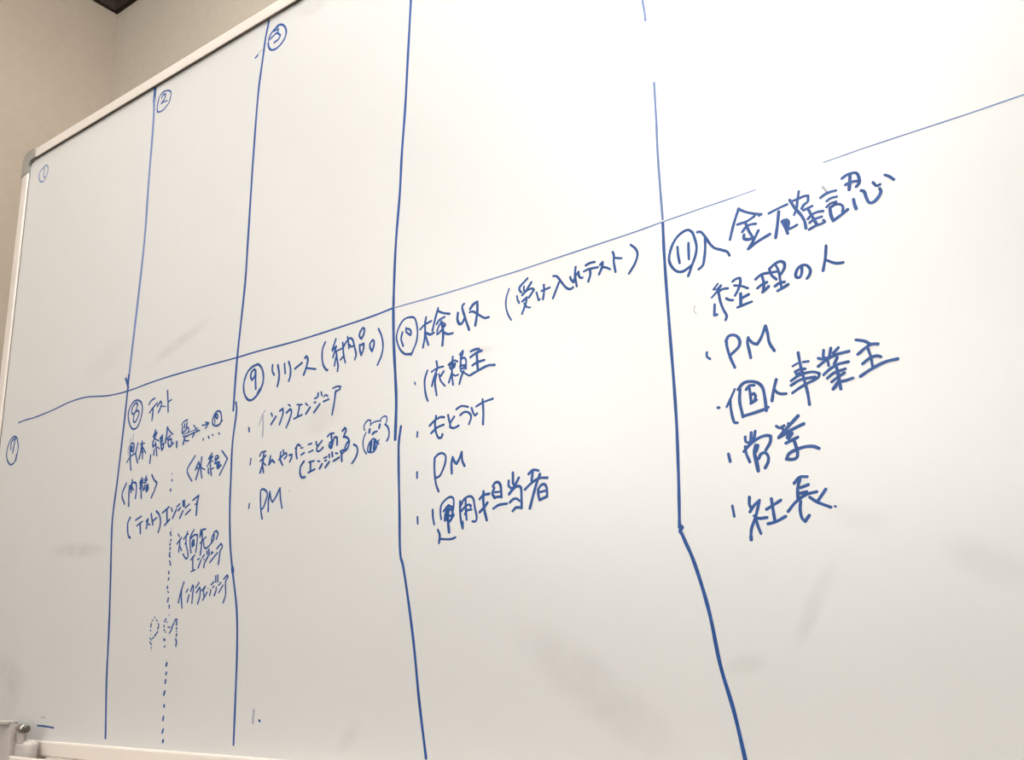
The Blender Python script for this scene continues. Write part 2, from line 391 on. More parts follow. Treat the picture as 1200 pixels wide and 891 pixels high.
     "28: 3417,11794 3376,11735 3383,11639 3411,11568 3446,11549; 21: 3533,11751 3646,11787; 21: 3563,11679 3677,11724; 29: 3630,11707 3649,11586; 28: 3755,11717 3788,11740 3778,11698 3764,11633; 17: 3772,11694 3839,11665; 27: 3843,11798 3888,11667; 21: 3884,11709 3958,11740; 26: 3943,11818 3997,11779 4035,11699 4032,11633 4004,11568; 22: 4066,11787 4185,11844; 27: 4146,11819 4166,11679; 23: 4122,11637 4210,11696; 23: 4230,11827 4256,11785; 26: 4332,11800 4266,11707; 22: 4336,11829 4388,11858; 24: 4367,11784 4405,11813; 26: 4456,11771 4402,11694; 26: 4446,11884 4457,11829; 27: 4472,11889 4478,11823; 21: 4497,11800 4569,11838; 21: 4506,11723 4595,11771; 24: 4632,11876 4733,11919 4714,11831; 18: 4676,11823 4714,11831; 26: 4712,11856 4705,11702"),
    ('handwriting', 'handwritten Japanese words 対向先の right of the dotted line', None,
     "19: 4388,11513 4416,11481; 20: 4377,11403 4456,11468; 24: 4431,11450 4417,11309; 19: 4433,11372 4469,11321; 19: 4495,11445 4544,11486 4575,11497; 21: 4562,11524 4541,11461 4548,11383 4587,11290 4591,11239 4562,11222 4499,11277; 20: 4526,11391 4546,11409; 22: 4676,11536 4638,11491 4615,11455; 22: 4615,11455 4623,11364 4645,11283; 21: 4631,11447 4691,11477 4743,11476 4745,11380 4729,11283; 21: 4652,11388 4660,11349 4695,11365 4685,11423; 23: 4801,11526 4791,11447; 20: 4887,11524 4831,11523 4805,11464; 23: 4827,11517 4834,11418 4825,11342 4812,11248; 18: 4802,11376 4899,11438; 19: 4862,11390 4871,11339 4903,11311 4957,11332 5004,11369; 21: 5042,11473 5001,11410 5004,11366 5041,11413 5042,11473 5075,11489 5107,11458 5082,11397; 36: 4671,11412 4669,11367"),
    ('handwriting', 'handwritten Japanese word エンジニア right under 対向先の', None,
     "20: 4646,11203 4714,11252; 24: 4680,11233 4691,11093; 16: 4662,11073 4738,11091; 16: 4765,11198 4800,11208; 23: 4831,11191 4784,11106; 20: 4850,11214 4883,11240; 14: 4877,11194 4887,11193; 22: 4950,11220 4891,11143 4885,11106; 22: 4929,11278 4935,11246; 23: 4960,11294 4969,11237; 20: 5001,11241 5012,11265 5032,11254; 19: 4985,11152 5112,11249; 20: 5099,11293 5164,11344 5190,11314 5155,11261; 23: 5155,11261 5145,11188 5135,11124"),
    ('handwriting', 'handwritten Japanese word インフラエンジニア at the foot of column 8', None,
     "23: 4543,10965 4498,10863 4462,10746; 23: 4508,10875 4509,10800 4532,10687; 20: 4592,10852 4621,10882; 23: 4645,10819 4624,10748; 22: 4674,10861 4705,10922 4721,10908 4712,10828 4705,10729; 20: 4763,10894 4815,10944; 21: 4777,10840 4824,10891 4840,10877 4837,10791 4807,10719; 20: 4871,10857 4928,10898 4902,10856 4911,10800; 20: 4894,10755 4963,10835; 22: 5025,10856 5010,10799; 17: 5026,10911 5073,10939; 18: 5058,10879 5077,10893; 21: 5117,10879 5114,10845 5088,10795; 21: 5099,10999 5103,10937; 21: 5134,11006 5137,10938; 17: 5154,10898 5196,10926; 19: 5164,10822 5231,10897; 20: 5237,10960 5292,10999 5308,10980 5272,10934 5277,10789 5244,10713; ~17: 4974,10880 4980,10870"),
    ('handwriting', 'letters PM written in small blue dots', None,
     "15: 4033,10600 4044,10595; 19: 3995,10566 4001,10571; 24: 3977,10526 3973,10497; 21: 3973,10459 3976,10455; 17: 3969,10374 3999,10352; 18: 4019,10367 4040,10379; 19: 4054,10395 4079,10413; 20: 4089,10422 4109,10440; 23: 4109,10472 4122,10496; 16: 4106,10528 4126,10516; 15: 4069,10567 4092,10559; 19: 3976,10330 4004,10301; 19: 4006,10268 4009,10264; 21: 4251,10574 4228,10544; 14: 4271,10539 4281,10538; 23: 4221,10503 4222,10491; 18: 4225,10459 4237,10450; 14: 4249,10434 4260,10432; 14: 4297,10487 4334,10481; 20: 4330,10419 4358,10450; 23: 4363,10459 4375,10493; 20: 4380,10499 4402,10523; 18: 4408,10538 4426,10562 4454,10565; 23: 4449,10543 4452,10506; 21: 4452,10472 4458,10460; 15: 4454,10435 4460,10432; 22: 4458,10389 4465,10404; 21: 4450,10355 4469,10321; 23: 4465,10309 4460,10279; ~16: 3981,10549 3984,10546; ~18: 3981,10413 3982,10411; ~13: 4006,10233 4011,10231"),
    ('dotted_line', 'three blue dots between 〈内結〉 and 〈外結〉', None,
     "~23: 4206,12238 4202,12225; 26: 4211,12160 4212,12151; 26: 4196,12049 4198,12034"),
    ('dotted_line', 'dotted blue vertical line left of 対向先の', None,
     "~19: 4252,11589 4252,11585; 24: 4248,11547 4240,11535; 21: 4251,11518 4256,11509; 25: 4259,11458 4257,11450; 25: 4250,11413 4246,11403; 25: 4256,11366 4249,11351; 22: 4256,11314 4242,11289 4261,11265; 20: 4254,11220 4272,11196; 24: 4273,11187 4277,11173; 24: 4255,11097 4254,11078; 24: 4259,11026 4253,11007; 23: 4243,10931 4247,10912; 16: 4254,10876 4270,10866; 24: 4272,10803 4265,10765; 23: 4295,10722 4299,10694; ~21: 4305,10619 4305,10614"),
    ('dotted_line', 'dotted blue vertical line running to the foot of column 8', None,
     "31: 4237,10353 4247,10347; 18: 4246,10275 4261,10279; ~11: 4288,10128 4295,10128; 29: 4312,10098 4304,10073; 29: 4314,9997 4309,9982; 29: 4307,9919 4303,9892; 28: 4304,9801 4288,9768; 29: 4307,9658 4306,9646; 29: 4305,9537 4300,9504; 27: 4313,9408 4300,9377; 28: 4324,9299 4319,9282"),
    ('handwriting', 'handwritten Japanese heading リリース(納品) beside circled number 9', None,
     "26: 5926,13230 5923,13168 5954,13113; 28: 6012,13213 6036,13114 6033,13041 6012,12973; 27: 6119,13208 6134,13095; 27: 6187,13215 6216,13136 6215,13047 6194,12999; 24: 6287,13118 6397,13163; 27: 6440,13208 6462,13224 6485,13187 6465,13103 6426,13023; 22: 6465,13091 6608,13051; 23: 6747,13319 6709,13256 6702,13151 6727,13062 6776,13003 6785,13008; 25: 6903,13320 6853,13212; 23: 6853,13204 6909,13242; 25: 6909,13235 6863,13129; 19: 6910,13186 7016,13202; 23: 6910,13179 6925,13092 6939,13020 6931,12966; 24: 6906,13117 6886,13034; 22: 7004,13260 7012,13171 7022,13107 7043,13037; 22: 7016,13212 7057,13259 7112,13286 7145,13261 7177,13165 7195,13092 7177,13041; 22: 6971,13079 7022,13114; 22: 7075,13308 7095,13178; 19: 7104,13218 7127,13189 7159,13193; 21: 7506,13299 7549,13208 7566,13110 7548,13020 7489,12921; 24: 7289,13358 7249,13315 7244,13274 7271,13244 7303,13289 7312,13342 7289,13358; 23: 7244,13185 7249,13129 7267,13071 7298,13125 7303,13186 7249,13177; 23: 7427,13197 7391,13167 7391,13126 7418,13080 7440,13130 7444,13183 7422,13198"),
    ('handwriting', 'handwritten Japanese line インフラエンジニア in column 9', None,
     "~15: 5826,12731 5783,12692 5731,12581; ~23: 5787,12686 5798,12586 5794,12442; 22: 5926,12684 5945,12650; 24: 6003,12635 5928,12560; 24: 6062,12687 6110,12705 6116,12658 6064,12539; 17: 6196,12736 6230,12715; 24: 6170,12649 6227,12680 6249,12656 6216,12560 6171,12487; 17: 6333,12711 6411,12699; 25: 6373,12701 6344,12585; 19: 6288,12564 6414,12589; 18: 6463,12703 6496,12677; 23: 6532,12649 6471,12589; 18: 6599,12732 6634,12736; 18: 6593,12688 6617,12689; 22: 6676,12659 6591,12584; 24: 6651,12780 6647,12744; 21: 6694,12785 6709,12743; 19: 6739,12728 6763,12743 6793,12723; 18: 6730,12677 6811,12688; 19: 6868,12794 6924,12803 6977,12793 6971,12770 6908,12752; 23: 6908,12757 6886,12628 6858,12516"),
    ('bullet_dot', None, 26,
     "27: 5563,12576 5571,12538"),
    ('handwriting', 'handwritten Japanese line 私やったことある(エンジニア) in column 9', None,
     "21: 5761,12236 5783,12268 5852,12274; 22: 5770,12176 5859,12226; 26: 5824,12250 5811,12147 5773,12051; 24: 5806,12148 5827,12048; 18: 5823,12149 5864,12121; 24: 5934,12212 5912,12119 5959,12166 5999,12134; 21: 6066,12152 6131,12193 6180,12213 6192,12181 6154,12152; 23: 6096,12232 6088,12157 6129,12087; 23: 6134,12246 6141,12218; 22: 6230,12180 6268,12182 6264,12148 6238,12110; 21: 6321,12239 6363,12279 6396,12255; 24: 6342,12266 6333,12200 6349,12129; 17: 6407,12231 6434,12231; 19: 6409,12159 6457,12175; 18: 6517,12253 6566,12258; 18: 6523,12170 6589,12183; 22: 6632,12266 6640,12231; 21: 6718,12265 6641,12194 6652,12163 6688,12165 6734,12192; 19: 6795,12296 6836,12320 6889,12318; 24: 6851,12314 6858,12235 6848,12184; 22: 6827,12191 6858,12171 6878,12232 6898,12273 6934,12268 6935,12190; 21: 6878,12239 6827,12224 6825,12183 6848,12169; 22: 7009,12323 7044,12349 7060,12330 7025,12258 7070,12248 7106,12202 7081,12136 7056,12118 7046,12141 7081,12195 7106,12202; 23: 6456,12084 6409,12041 6398,11983 6423,11923 6477,11919; 18: 6528,12064 6606,12070; 24: 6553,12068 6555,11978; 19: 6523,11958 6618,11983; 17: 6658,12061 6690,12053; 23: 6722,12023 6688,11980; 19: 6752,12079 6793,12088; 18: 6762,12049 6786,12052; 22: 6825,12031 6769,11980; 23: 6823,12106 6829,12076; 23: 6864,12123 6872,12081; 17: 6915,12108 6946,12100; 19: 6883,12032 6967,12059; 19: 6981,12117 7026,12126 7041,12113 7011,12095; 23: 6996,12104 7004,12016; 21: 7170,12160 7210,12133 7220,12081 7190,12020 7144,11974"),
    ('bullet_dot', None, 28,
     "18: 5616,12228 5604,12158"),
    ('bear_doodle', 'small bear face doodle in blue marker', None,
     "16: 7316,12282 7304,12315 7323,12353 7370,12378 7397,12368 7393,12342; 14: 7385,12320 7435,12344 7497,12349 7531,12341; 15: 7523,12348 7535,12366 7588,12383 7610,12365 7608,12331 7595,12302; 16: 7335,12255 7304,12211 7292,12155 7308,12083 7339,12042; 20: 7587,12300 7624,12266 7639,12207 7627,12157 7608,12135; 27: 7383,12280 7378,12252; 26: 7518,12308 7508,12278; 25: 7420,12228 7443,12242; 18: 7439,12243 7481,12248; 17: 7427,12181 7389,12158 7358,12105 7354,12066 7381,12050 7434,12052 7469,12084 7480,12128 7462,12168 7427,12181; 16: 7507,12158 7484,12139 7503,12119; 36: 7404,12150 7389,12069; 35: 7452,12160 7442,12076"),
    ('handwriting', 'handwritten letters PM in column 9', None,
     "22: 5801,11673 5792,11778 5797,11858 5829,11867 5885,11836 5901,11803 5872,11721 5838,11663 5811,11654; 23: 5802,11667 5813,11611 5830,11549; 24: 5940,11826 5922,11734 5922,11622; 22: 5941,11817 5962,11742 5986,11712 6033,11758 6097,11848 6110,11732 6136,11636; ~15: 6239,11803 6242,11800"),
    ('bullet_dot', None, 31,
     "23: 5615,11732 5609,11687"),
    ('handwriting', 'handwritten Japanese heading 検収 beside circled number 10', None,
     "24: 8129,13277 8116,13229 8114,13120; 22: 8051,13170 8102,13203 8193,13225; 24: 8114,13149 8108,13077 8082,12981; 22: 8118,13104 8134,13042 8151,12992; 24: 8280,13334 8247,13250 8204,13125; 22: 8258,13178 8290,13211 8357,13228; 24: 8132,13116 8176,13091 8221,13100; 22: 8275,13309 8336,13273 8418,13245; 28: 8316,13190 8335,13071 8322,12952; 23: 8348,13072 8391,13048 8451,13044; 19: 8316,13190 8270,13128 8260,13073 8296,13087 8359,13159 8320,13182; 19: 8367,13143 8296,13094; 27: 8518,13230 8511,13160 8536,13115 8561,13117 8597,13162; 25: 8593,13302 8572,13286 8597,13176 8643,13035; 27: 8663,13235 8702,13272 8749,13286 8745,13191 8717,13063; 22: 8656,13205 8691,13204 8772,13146 8828,13108 8873,13106"),
    ('handwriting', 'handwritten Japanese note (受け入れテスト) right of 検収', None,
     "17: 9112,13323 9077,13248 9068,13160 9091,13072 9120,13021; 22: 9315,13372 9222,13302 9228,13273 9243,13256; 21: 9273,13303 9271,13269 9282,13256; 23: 9354,13324 9302,13268; 20: 9194,13233 9197,13198 9213,13163; 21: 9249,13227 9297,13256 9359,13264 9377,13246 9320,13188; 22: 9249,13168 9297,13194 9287,13149 9238,13052; 18: 9267,13143 9296,13102 9330,13091; 20: 9402,13216 9420,13137 9432,13142; 20: 9455,13216 9543,13226; 21: 9483,13267 9481,13203 9466,13136; 22: 9638,13247 9569,13120; 21: 9586,13323 9619,13313 9666,13243 9713,13178 9748,13159 9777,13168; 21: 9755,13271 9759,13250 9785,13213 9808,13277; 21: 9816,13348 9804,13278 9814,13169; 21: 9811,13270 9841,13295 9842,13261 9858,13234 9876,13233; 21: 9916,13335 9959,13346 10005,13342; 20: 9893,13285 9937,13293 10032,13287; 22: 9955,13285 9953,13239 9929,13183; 22: 10054,13304 10080,13320 10074,13286 10037,13220; 18: 10076,13275 10110,13263 10146,13237; 20: 10182,13384 10190,13358 10185,13295 10194,13201; 19: 10194,13328 10260,13306; 20: 10353,13402 10395,13353 10408,13304 10378,13229 10314,13153"),
    ('handwriting', 'handwritten Japanese line 依頼主 in column 10', None,
     "22: 8133,12739 8099,12664 8097,12571 8110,12492 8130,12442; 21: 8245,12810 8256,12750; 19: 8183,12717 8251,12739 8327,12742; 23: 8260,12745 8210,12650 8184,12578; 22: 8244,12682 8223,12609 8239,12477; 22: 8330,12693 8296,12657; 19: 8273,12677 8290,12612 8340,12550; 21: 8442,12813 8429,12700 8427,12632 8438,12543; 19: 8388,12747 8459,12775 8498,12755; 20: 8402,12736 8410,12704 8457,12710 8468,12746 8412,12742; 22: 8449,12735 8434,12707; 22: 8428,12662 8388,12575; 18: 8427,12655 8464,12625 8501,12629; 21: 8526,12818 8564,12845 8553,12805 8534,12786; 20: 8539,12800 8534,12657 8565,12636; 20: 8538,12770 8571,12779 8593,12759 8592,12668; 18: 8522,12705 8586,12707; 17: 8541,12716 8585,12685; 18: 8539,12679 8594,12676; 22: 8566,12651 8537,12604 8511,12537; 17: 8565,12636 8628,12594; 23: 8655,12822 8705,12831 8750,12825; 24: 8648,12767 8717,12794 8780,12804; 26: 8721,12793 8728,12627; 23: 8667,12684 8722,12703 8807,12708; 23: 8646,12598 8737,12625 8844,12649 8918,12640"),
    ('bullet_dot', None, 35,
     "17: 7971,12652 7981,12631"),
    ('handwriting', 'handwritten Japanese line もとうけ in column 10', None,
     "23: 8227,12280 8212,12208 8224,12116 8251,12068 8284,12067 8298,12094; 22: 8146,12199 8218,12244 8284,12260 8322,12252; 22: 8163,12125 8235,12167 8315,12183; 23: 8369,12265 8385,12195; 22: 8440,12238 8394,12187 8388,12150 8429,12133 8489,12146; 20: 8467,12304 8527,12324 8603,12304; 21: 8510,12242 8561,12263 8610,12248 8635,12207 8606,12142; 21: 8642,12286 8663,12231 8680,12210 8704,12226; 20: 8696,12292 8768,12316 8884,12332; 23: 8769,12345 8773,12228 8764,12117"),
    ('bullet_dot', None, 37,
     "21: 7996,12162 7993,12117"),
    ('handwriting', 'handwritten letters PM in column 10', None,
     "22: 8199,11887 8193,11801 8199,11700 8214,11625 8237,11573; 21: 8208,11893 8243,11915 8294,11918 8327,11890 8325,11837 8298,11774 8254,11713 8207,11699; 25: 8410,11865 8395,11814 8395,11719; 24: 8410,11865 8433,11816 8453,11800 8483,11836 8514,11897 8519,11818 8542,11769"),
    ('bullet_dot', None, 39,
     "21: 7984,11780 7983,11727"),
    ('handwriting', 'handwritten Japanese line 運用担当者 in column 10', None,
     "22: 8163,11412 8164,11346 8177,11280; 20: 8260,11318 8253,11370 8263,11440 8314,11487 8373,11507 8405,11490 8408,11438 8398,11388; 21: 8291,11386 8346,11432 8387,11415; 22: 8301,11301 8311,11364 8386,11402; 19: 8310,11332 8401,11343; 23: 8405,11342 8358,11289; 23: 8386,11408 8392,11344 8358,11289; 24: 8219,11225 8239,11178 8229,11109; 19: 8250,11142 8304,11135 8377,11132 8418,11143; 23: 8482,11456 8478,11348 8487,11271 8502,11216; 23: 8503,11269 8502,11216; 21: 8493,11423 8527,11471 8596,11489 8627,11466 8643,11382 8660,11293 8646,11262 8611,11266; 23: 8543,11463 8543,11373 8548,11287; 21: 8495,11369 8532,11400 8581,11417 8601,11403 8596,11393; 20: 8530,11337 8555,11366 8607,11370; 28: 8350,11432 8338,11317 8347,11195; 33: 8328,11389 8327,11311; 23: 8698,11451 8735,11481 8806,11488; 26: 8744,11515 8738,11453 8745,11358 8768,11262; 25: 8694,11338 8746,11376 8783,11413; 25: 8847,11548 8872,11576 8903,11579 8925,11557 8933,11488 8934,11444; 25: 8862,11533 8840,11485 8862,11446; 21: 8866,11451 8935,11450; 22: 8842,11354 8901,11379 8988,11382; 24: 9017,11575 9015,11531 9036,11513; 26: 9064,11641 9061,11548; 25: 9123,11590 9090,11544 9015,11460; 24: 9015,11463 9066,11504 9111,11520 9137,11508 9142,11421 9138,11330; 22: 9018,11389 9061,11415 9098,11411 9119,11393; 22: 9044,11312 9079,11339 9123,11335; 22: 9224,11609 9273,11639 9327,11627; 25: 9269,11634 9253,11550; 22: 9180,11482 9252,11531 9334,11561 9412,11555; 25: 9339,11594 9303,11525 9260,11421 9221,11319; 23: 9310,11464 9344,11499 9381,11504 9397,11478 9399,11400; 23: 9317,11469 9312,11433 9323,11378 9399,11400; 21: 9330,11443 9384,11449; 18: 8868,11494 8912,11493"),
    ('bullet_dot', None, 41,
     "21: 7980,11364 7983,11304"),
    ('handwriting', 'handwritten Japanese heading 入金確認 beside circled number 11', None,
     "21: 10940,13343 10967,13338 10996,13295 11035,13213 11066,13171 11128,13135 11166,13109 11179,13076; 21: 10999,13273 10992,13195 10976,13114 10955,13052 10920,13031; 22: 11294,13437 11243,13327 11197,13204; 21: 11291,13435 11344,13394 11408,13359 11462,13336; 21: 11445,13332 11462,13339; 21: 11408,13337 11346,13314 11270,13310; 21: 11300,13238 11341,13274 11382,13279 11412,13273; 22: 11333,13306 11353,13228 11375,13174; 24: 11311,13210 11307,13181 11334,13165 11371,13163; 22: 11425,13213 11370,13133 11331,13088; 23: 11331,13088 11403,13124 11508,13159; 20: 11520,13327 11597,13345 11664,13356; 23: 11596,13318 11573,13216 11547,13118; 22: 11610,13234 11626,13182 11640,13125; 23: 11616,13235 11643,13236 11657,13214 11646,13170; 26: 11631,13222 11636,13179; 20: 11633,13157 11672,13160 11716,13173; 20: 11762,13432 11743,13363 11726,13297 11705,13257; 20: 11707,13370 11759,13376 11794,13382 11824,13377 11815,13330 11786,13316 11765,13290; 22: 11687,13385 11716,13310 11751,13247 11773,13185 11776,13128; 22: 11810,13276 11825,13225 11855,13137; 20: 11776,13272 11811,13280 11843,13286; 20: 11800,13195 11824,13216 11872,13229 11913,13223; 20: 11808,13162 11840,13178 11899,13183; 19: 11797,13110 11845,13126 11892,13130 11914,13137 11907,13153; ~16: 11934,13413 11957,13368; 20: 11910,13332 11942,13348 11988,13356 12023,13354; 18: 11949,13292 11978,13306 12023,13305; 18: 11941,13246 11972,13266 12013,13267; 23: 11964,13232 11964,13172 11974,13128; 20: 11968,13235 12007,13248 12038,13238 12055,13213 12046,13179; 22: 11974,13128 12022,13150 12083,13183; 21: 12078,13433 12119,13450 12179,13443 12191,13410 12189,13361 12164,13338; 22: 12095,13376 12138,13384 12176,13378; 20: 12280,13333 12300,13299 12324,13303; 19: 12365,13364 12391,13343 12417,13309; 23: 12135,13442 12127,13388 12114,13329; 22: 12133,13248 12135,13204 12141,13171; 22: 12194,13297 12211,13285 12220,13233 12235,13188 12262,13185 12304,13218 12322,13249 12317,13272"),  # first dot of 認 is paled to stand for glare
    ('handwriting', 'handwritten Japanese line 経理の人 in column 11', None,
     "15: 11061,12872 11021,12835 11044,12829 11085,12854; 16: 11085,12848 11048,12810 11000,12772; 20: 11053,12803 11096,12819 11136,12815; 20: 11179,12860 11212,12875 11240,12873 11239,12838 11213,12781 11185,12743; 18: 11189,12825 11239,12809 11291,12777; 19: 11194,12645 11249,12655 11309,12664; 20: 11059,12807 11067,12717 11083,12654 11103,12597 11091,12568; 21: 11018,12711 11006,12626 11028,12626; 20: 11116,12737 11137,12720 11165,12711; 21: 11242,12712 11291,12727; 23: 11231,12747 11222,12662; 21: 11358,12832 11405,12858 11461,12857; 21: 11363,12758 11402,12779 11439,12787; 20: 11490,12853 11536,12851; 18: 11520,12907 11536,12854 11540,12778 11542,12716; 21: 11410,12846 11416,12782 11406,12729; 23: 11398,12718 11423,12732 11448,12750; 22: 11471,12886 11518,12915 11558,12923 11585,12904 11584,12869 11552,12823; 20: 11471,12882 11481,12834 11512,12792; 22: 11496,12741 11531,12756 11569,12756; 22: 11511,12700 11551,12713 11592,12730; 21: 11709,12849 11701,12790 11685,12764 11663,12766 11656,12782 11675,12831 11715,12851 11746,12839 11765,12800 11754,12763 11733,12741; 20: 11899,12953 11883,12869 11853,12770; 20: 11889,12841 11928,12813 11956,12799 11998,12794"),
    ('bullet_dot', 'pale grey bullet mark', 44,
     "~8: 10855,12741 10847,12698 10862,12671"),
    ('handwriting', 'handwritten letters PM in column 11', None,
     "22: 11078,12410 11078,12359 11092,12276 11121,12183; 23: 11075,12402 11098,12435 11130,12439 11165,12420 11182,12376 11170,12339 11099,12286; 22: 11249,12393 11239,12359 11245,12290 11250,12233; 22: 11250,12382 11279,12342 11310,12327 11342,12365 11388,12453 11397,12392 11402,12318 11431,12251"),
    ('bullet_dot', None, 46,
     "20: 10915,12344 10911,12313 10935,12288"),
    ('handwriting', 'handwritten Japanese line 個人事業主 in column 11', None,
     "18: 11101,12018 11065,11958 11024,11895; 21: 11057,11946 11055,11867 11073,11765 11093,11763; 21: 11187,12000 11216,12024 11252,12021; 21: 11212,12018 11214,11952 11214,11893; 21: 11214,11952 11241,11960 11252,11939 11242,11911; 21: 11210,11890 11255,11909; 20: 11399,11958 11413,11936 11442,11921 11476,11917; 23: 11142,12011 11128,11921 11140,11800; 23: 11125,12011 11173,12052 11226,12055 11283,12032 11310,11994 11319,11907 11318,11817; 23: 11141,11804 11237,11817 11310,11831 11334,11840; 22: 11418,12033 11390,11960 11368,11883; 21: 11599,12201 11603,12117 11616,11994 11628,11895 11630,11810; 15: 11547,12109 11585,12124; 15: 11564,12068 11564,12045 11594,12051; 17: 11625,12125 11663,12123; 20: 11560,12065 11597,12076 11633,12073; 20: 11523,12004 11592,12036 11686,12040 11726,12021 11719,11997 11670,11973; 20: 11519,11971 11588,11999 11695,12001; 20: 11522,11914 11588,11947 11685,11981; 20: 11778,12182 11769,12136; 20: 11829,12187 11809,12120; 20: 11880,12180 11841,12147; 20: 11734,12132 11757,12120 11782,12126; 21: 11726,12073 11794,12112 11867,12134 11947,12140; 19: 11796,12123 11798,12063; 20: 11863,12109 11837,12070; 20: 11755,12005 11805,12039 11871,12063 11933,12066; 20: 11776,11975 11821,12003 11906,12020; 20: 11803,11944 11852,11972 11896,11992; 20: 11867,11936 11902,11937 11947,11946; 22: 11850,12038 11855,11949 11857,11883; 23: 11854,11942 11806,11892; 20: 12004,12211 12059,12190 12095,12160; 20: 12003,12106 12059,12142 12101,12159 12143,12152; 18: 12072,12139 12083,12079 12086,12006; 20: 12023,12033 12081,12065 12128,12070 12149,12058; 21: 11998,11948 12076,11986 12173,12018 12251,12023"),
    ('bullet_dot', None, 48,
     "22: 10955,11900 10964,11899"),
    ('handwriting', 'handwritten Japanese line 営業 in column 11', None,
     "21: 11139,11649 11138,11615 11161,11601 11177,11612; 21: 11187,11673 11177,11616; 21: 11218,11679 11202,11622; 21: 11131,11577 11132,11529 11152,11461; 22: 11116,11542 11174,11592 11249,11629 11304,11635 11327,11625 11319,11585 11278,11529; 22: 11220,11476 11241,11507 11272,11513 11292,11480 11284,11440 11259,11403; 28: 11211,11573 11195,11527 11202,11444 11206,11389; 25: 11224,11571 11206,11532; 20: 11376,11693 11398,11676 11433,11687; 19: 11418,11672 11427,11637; 19: 11465,11699 11462,11672; 24: 11540,11742 11458,11673 11386,11609; 24: 11572,11679 11482,11649 11383,11606; 23: 11518,11590 11430,11559; 23: 11487,11581 11499,11519 11503,11478 11493,11446 11462,11437 11420,11446 11441,11480 11503,11505 11570,11515 11621,11508 11654,11490; 34: 11475,11622 11452,11599"),
    ('bullet_dot', None, 50,
     "23: 10998,11540 11005,11484"),
    ('handwriting', 'handwritten Japanese line 社長 at the foot of column 11', None,
     "22: 11119,11206 11113,11156 11121,11130; 21: 11111,11102 11141,11139 11190,11177 11168,11114 11146,11059 11107,10977 11095,10906; 21: 11137,11071 11168,11050 11230,11050; 21: 11148,11044 11160,10986 11173,10942; 27: 11098,10927 11097,10905; 21: 11233,11108 11288,11134 11342,11161; 22: 11277,11178 11280,11103 11283,11025; 21: 11232,11005 11287,11014 11363,11045; 21: 11452,11269 11496,11307 11548,11304; 21: 11493,11233 11548,11248; 21: 11485,11195 11531,11200; 21: 11385,11078 11445,11136 11521,11180 11599,11193; 21: 11481,11139 11470,11084 11476,11020 11494,10998 11527,11036; 21: 11547,11160 11590,11124 11679,11077; 20: 11662,11203 11602,11133; 23: 11494,11293 11471,11225 11466,11162; 16: 11707,11081 11712,11079"),
    ('bullet_dot', None, 52,
     "20: 10985,11158 10991,11081"),
    ('ink_mark', 'short stray blue dash at the lower left of the whiteboard', None,
     "20: 1731,9370 1915,9366 2107,9355; ~12: 1805,9469 1897,9469"),
    ('ink_mark', 'tiny stray ink dot low in column 9', None,
     "26: 5877,9544 5887,9540; ~26: 5792,9640 5782,9519"),
]

def catmull(P):
    if len(P) < 3:
        return P
    out = []
    n = len(P)
    for i in range(n-1):
        p1, p2 = P[i], P[i+1]
        p0 = P[i-1] if i else p1*2 - p2
        p3 = P[i+2] if i+2 < n else p2*2 - p1
        t1 = max((p1-p0).length, 1e-9)**0.5
        t2 = max((p2-p1).length, 1e-9)**0.5
        t3 = max((p3-p2).length, 1e-9)**0.5
        m1 = (p2-p1) + ((p1-p0)/t1 - (p2-p0)/(t1+t2))*t2
        m2 = (p2-p1) + ((p3-p2)/t3 - (p3-p1)/(t2+t3))*t2
        k = max(2, min(10, int((p2-p1).length/0.0012)))
        for j in range(k):
            s = j/k
            out.append(p1*(2*s**3-3*s**2+1) + m1*(s**3-2*s**2+s) + p2*(-2*s**3+3*s**2) + m2*(s**3-s**2))
    out.append(P[-1])
    return out

def split_corners(P):
    runs, cur = [], [P[0]]
    for i in range(1, len(P)):
        cur.append(P[i])
        if 0 < i < len(P)-1:
            a, b = P[i]-P[i-1], P[i+1]-P[i]
            if a.length > 1e-6 and b.length > 1e-6 and a.angle(b) > math.radians(75):
                runs.append(cur)
                cur = [P[i]]
    runs.append(cur)
    return runs

def face(bm, vs, mi):
    a = sum((vs[k].co.x*vs[(k+1) % len(vs)].co.z - vs[(k+1) % len(vs)].co.x*vs[k].co.z) for k in range(len(vs)))
    if abs(a) < 1e-13:
        return
    f = bm.faces.new(vs if a > 0 else vs[::-1])
    f.material_index = mi

def stroke(bm, P, w, y, mi, rnd):
    h = w/2
    for run in split_corners(P):
        y0, y = y, y - LAYER
        Q = catmull(run)
        n = len(Q)
        L, Rr = [], []
        ph = rnd.uniform(0, 6.28)
        for i in range(n):
            d = (Q[min(i+1, n-1)] - Q[max(i-1, 0)])
            d = d.normalized() if d.length > 1e-9 else Vector((1, 0))
            nv = Vector((-d.y, d.x))
            hh = h*(1 + 0.06*math.sin(ph + i*0.55))
            a, b = Q[i]+nv*hh, Q[i]-nv*hh
            yy = y0 - LAYER*0.8*i/max(n-1, 1)
            L.append(bm.verts.new((a.x, yy, a.y)))
            Rr.append(bm.verts.new((b.x, yy, b.y)))
            if i in (0, n-1):
                s = -1 if i == 0 else 1
                arc = []
                for k in range(1, 6):
                    t = math.pi*k/6
                    c = Q[i] + nv*hh*math.cos(t) + d*s*hh*math.sin(t)
                    arc.append(bm.verts.new((c.x, yy, c.y)))
                face(bm, [L[i]] + arc + [Rr[i]], mi)
        for i in range(n-1):
            face(bm, [L[i], L[i+1], Rr[i+1], Rr[i]], mi)
    return y

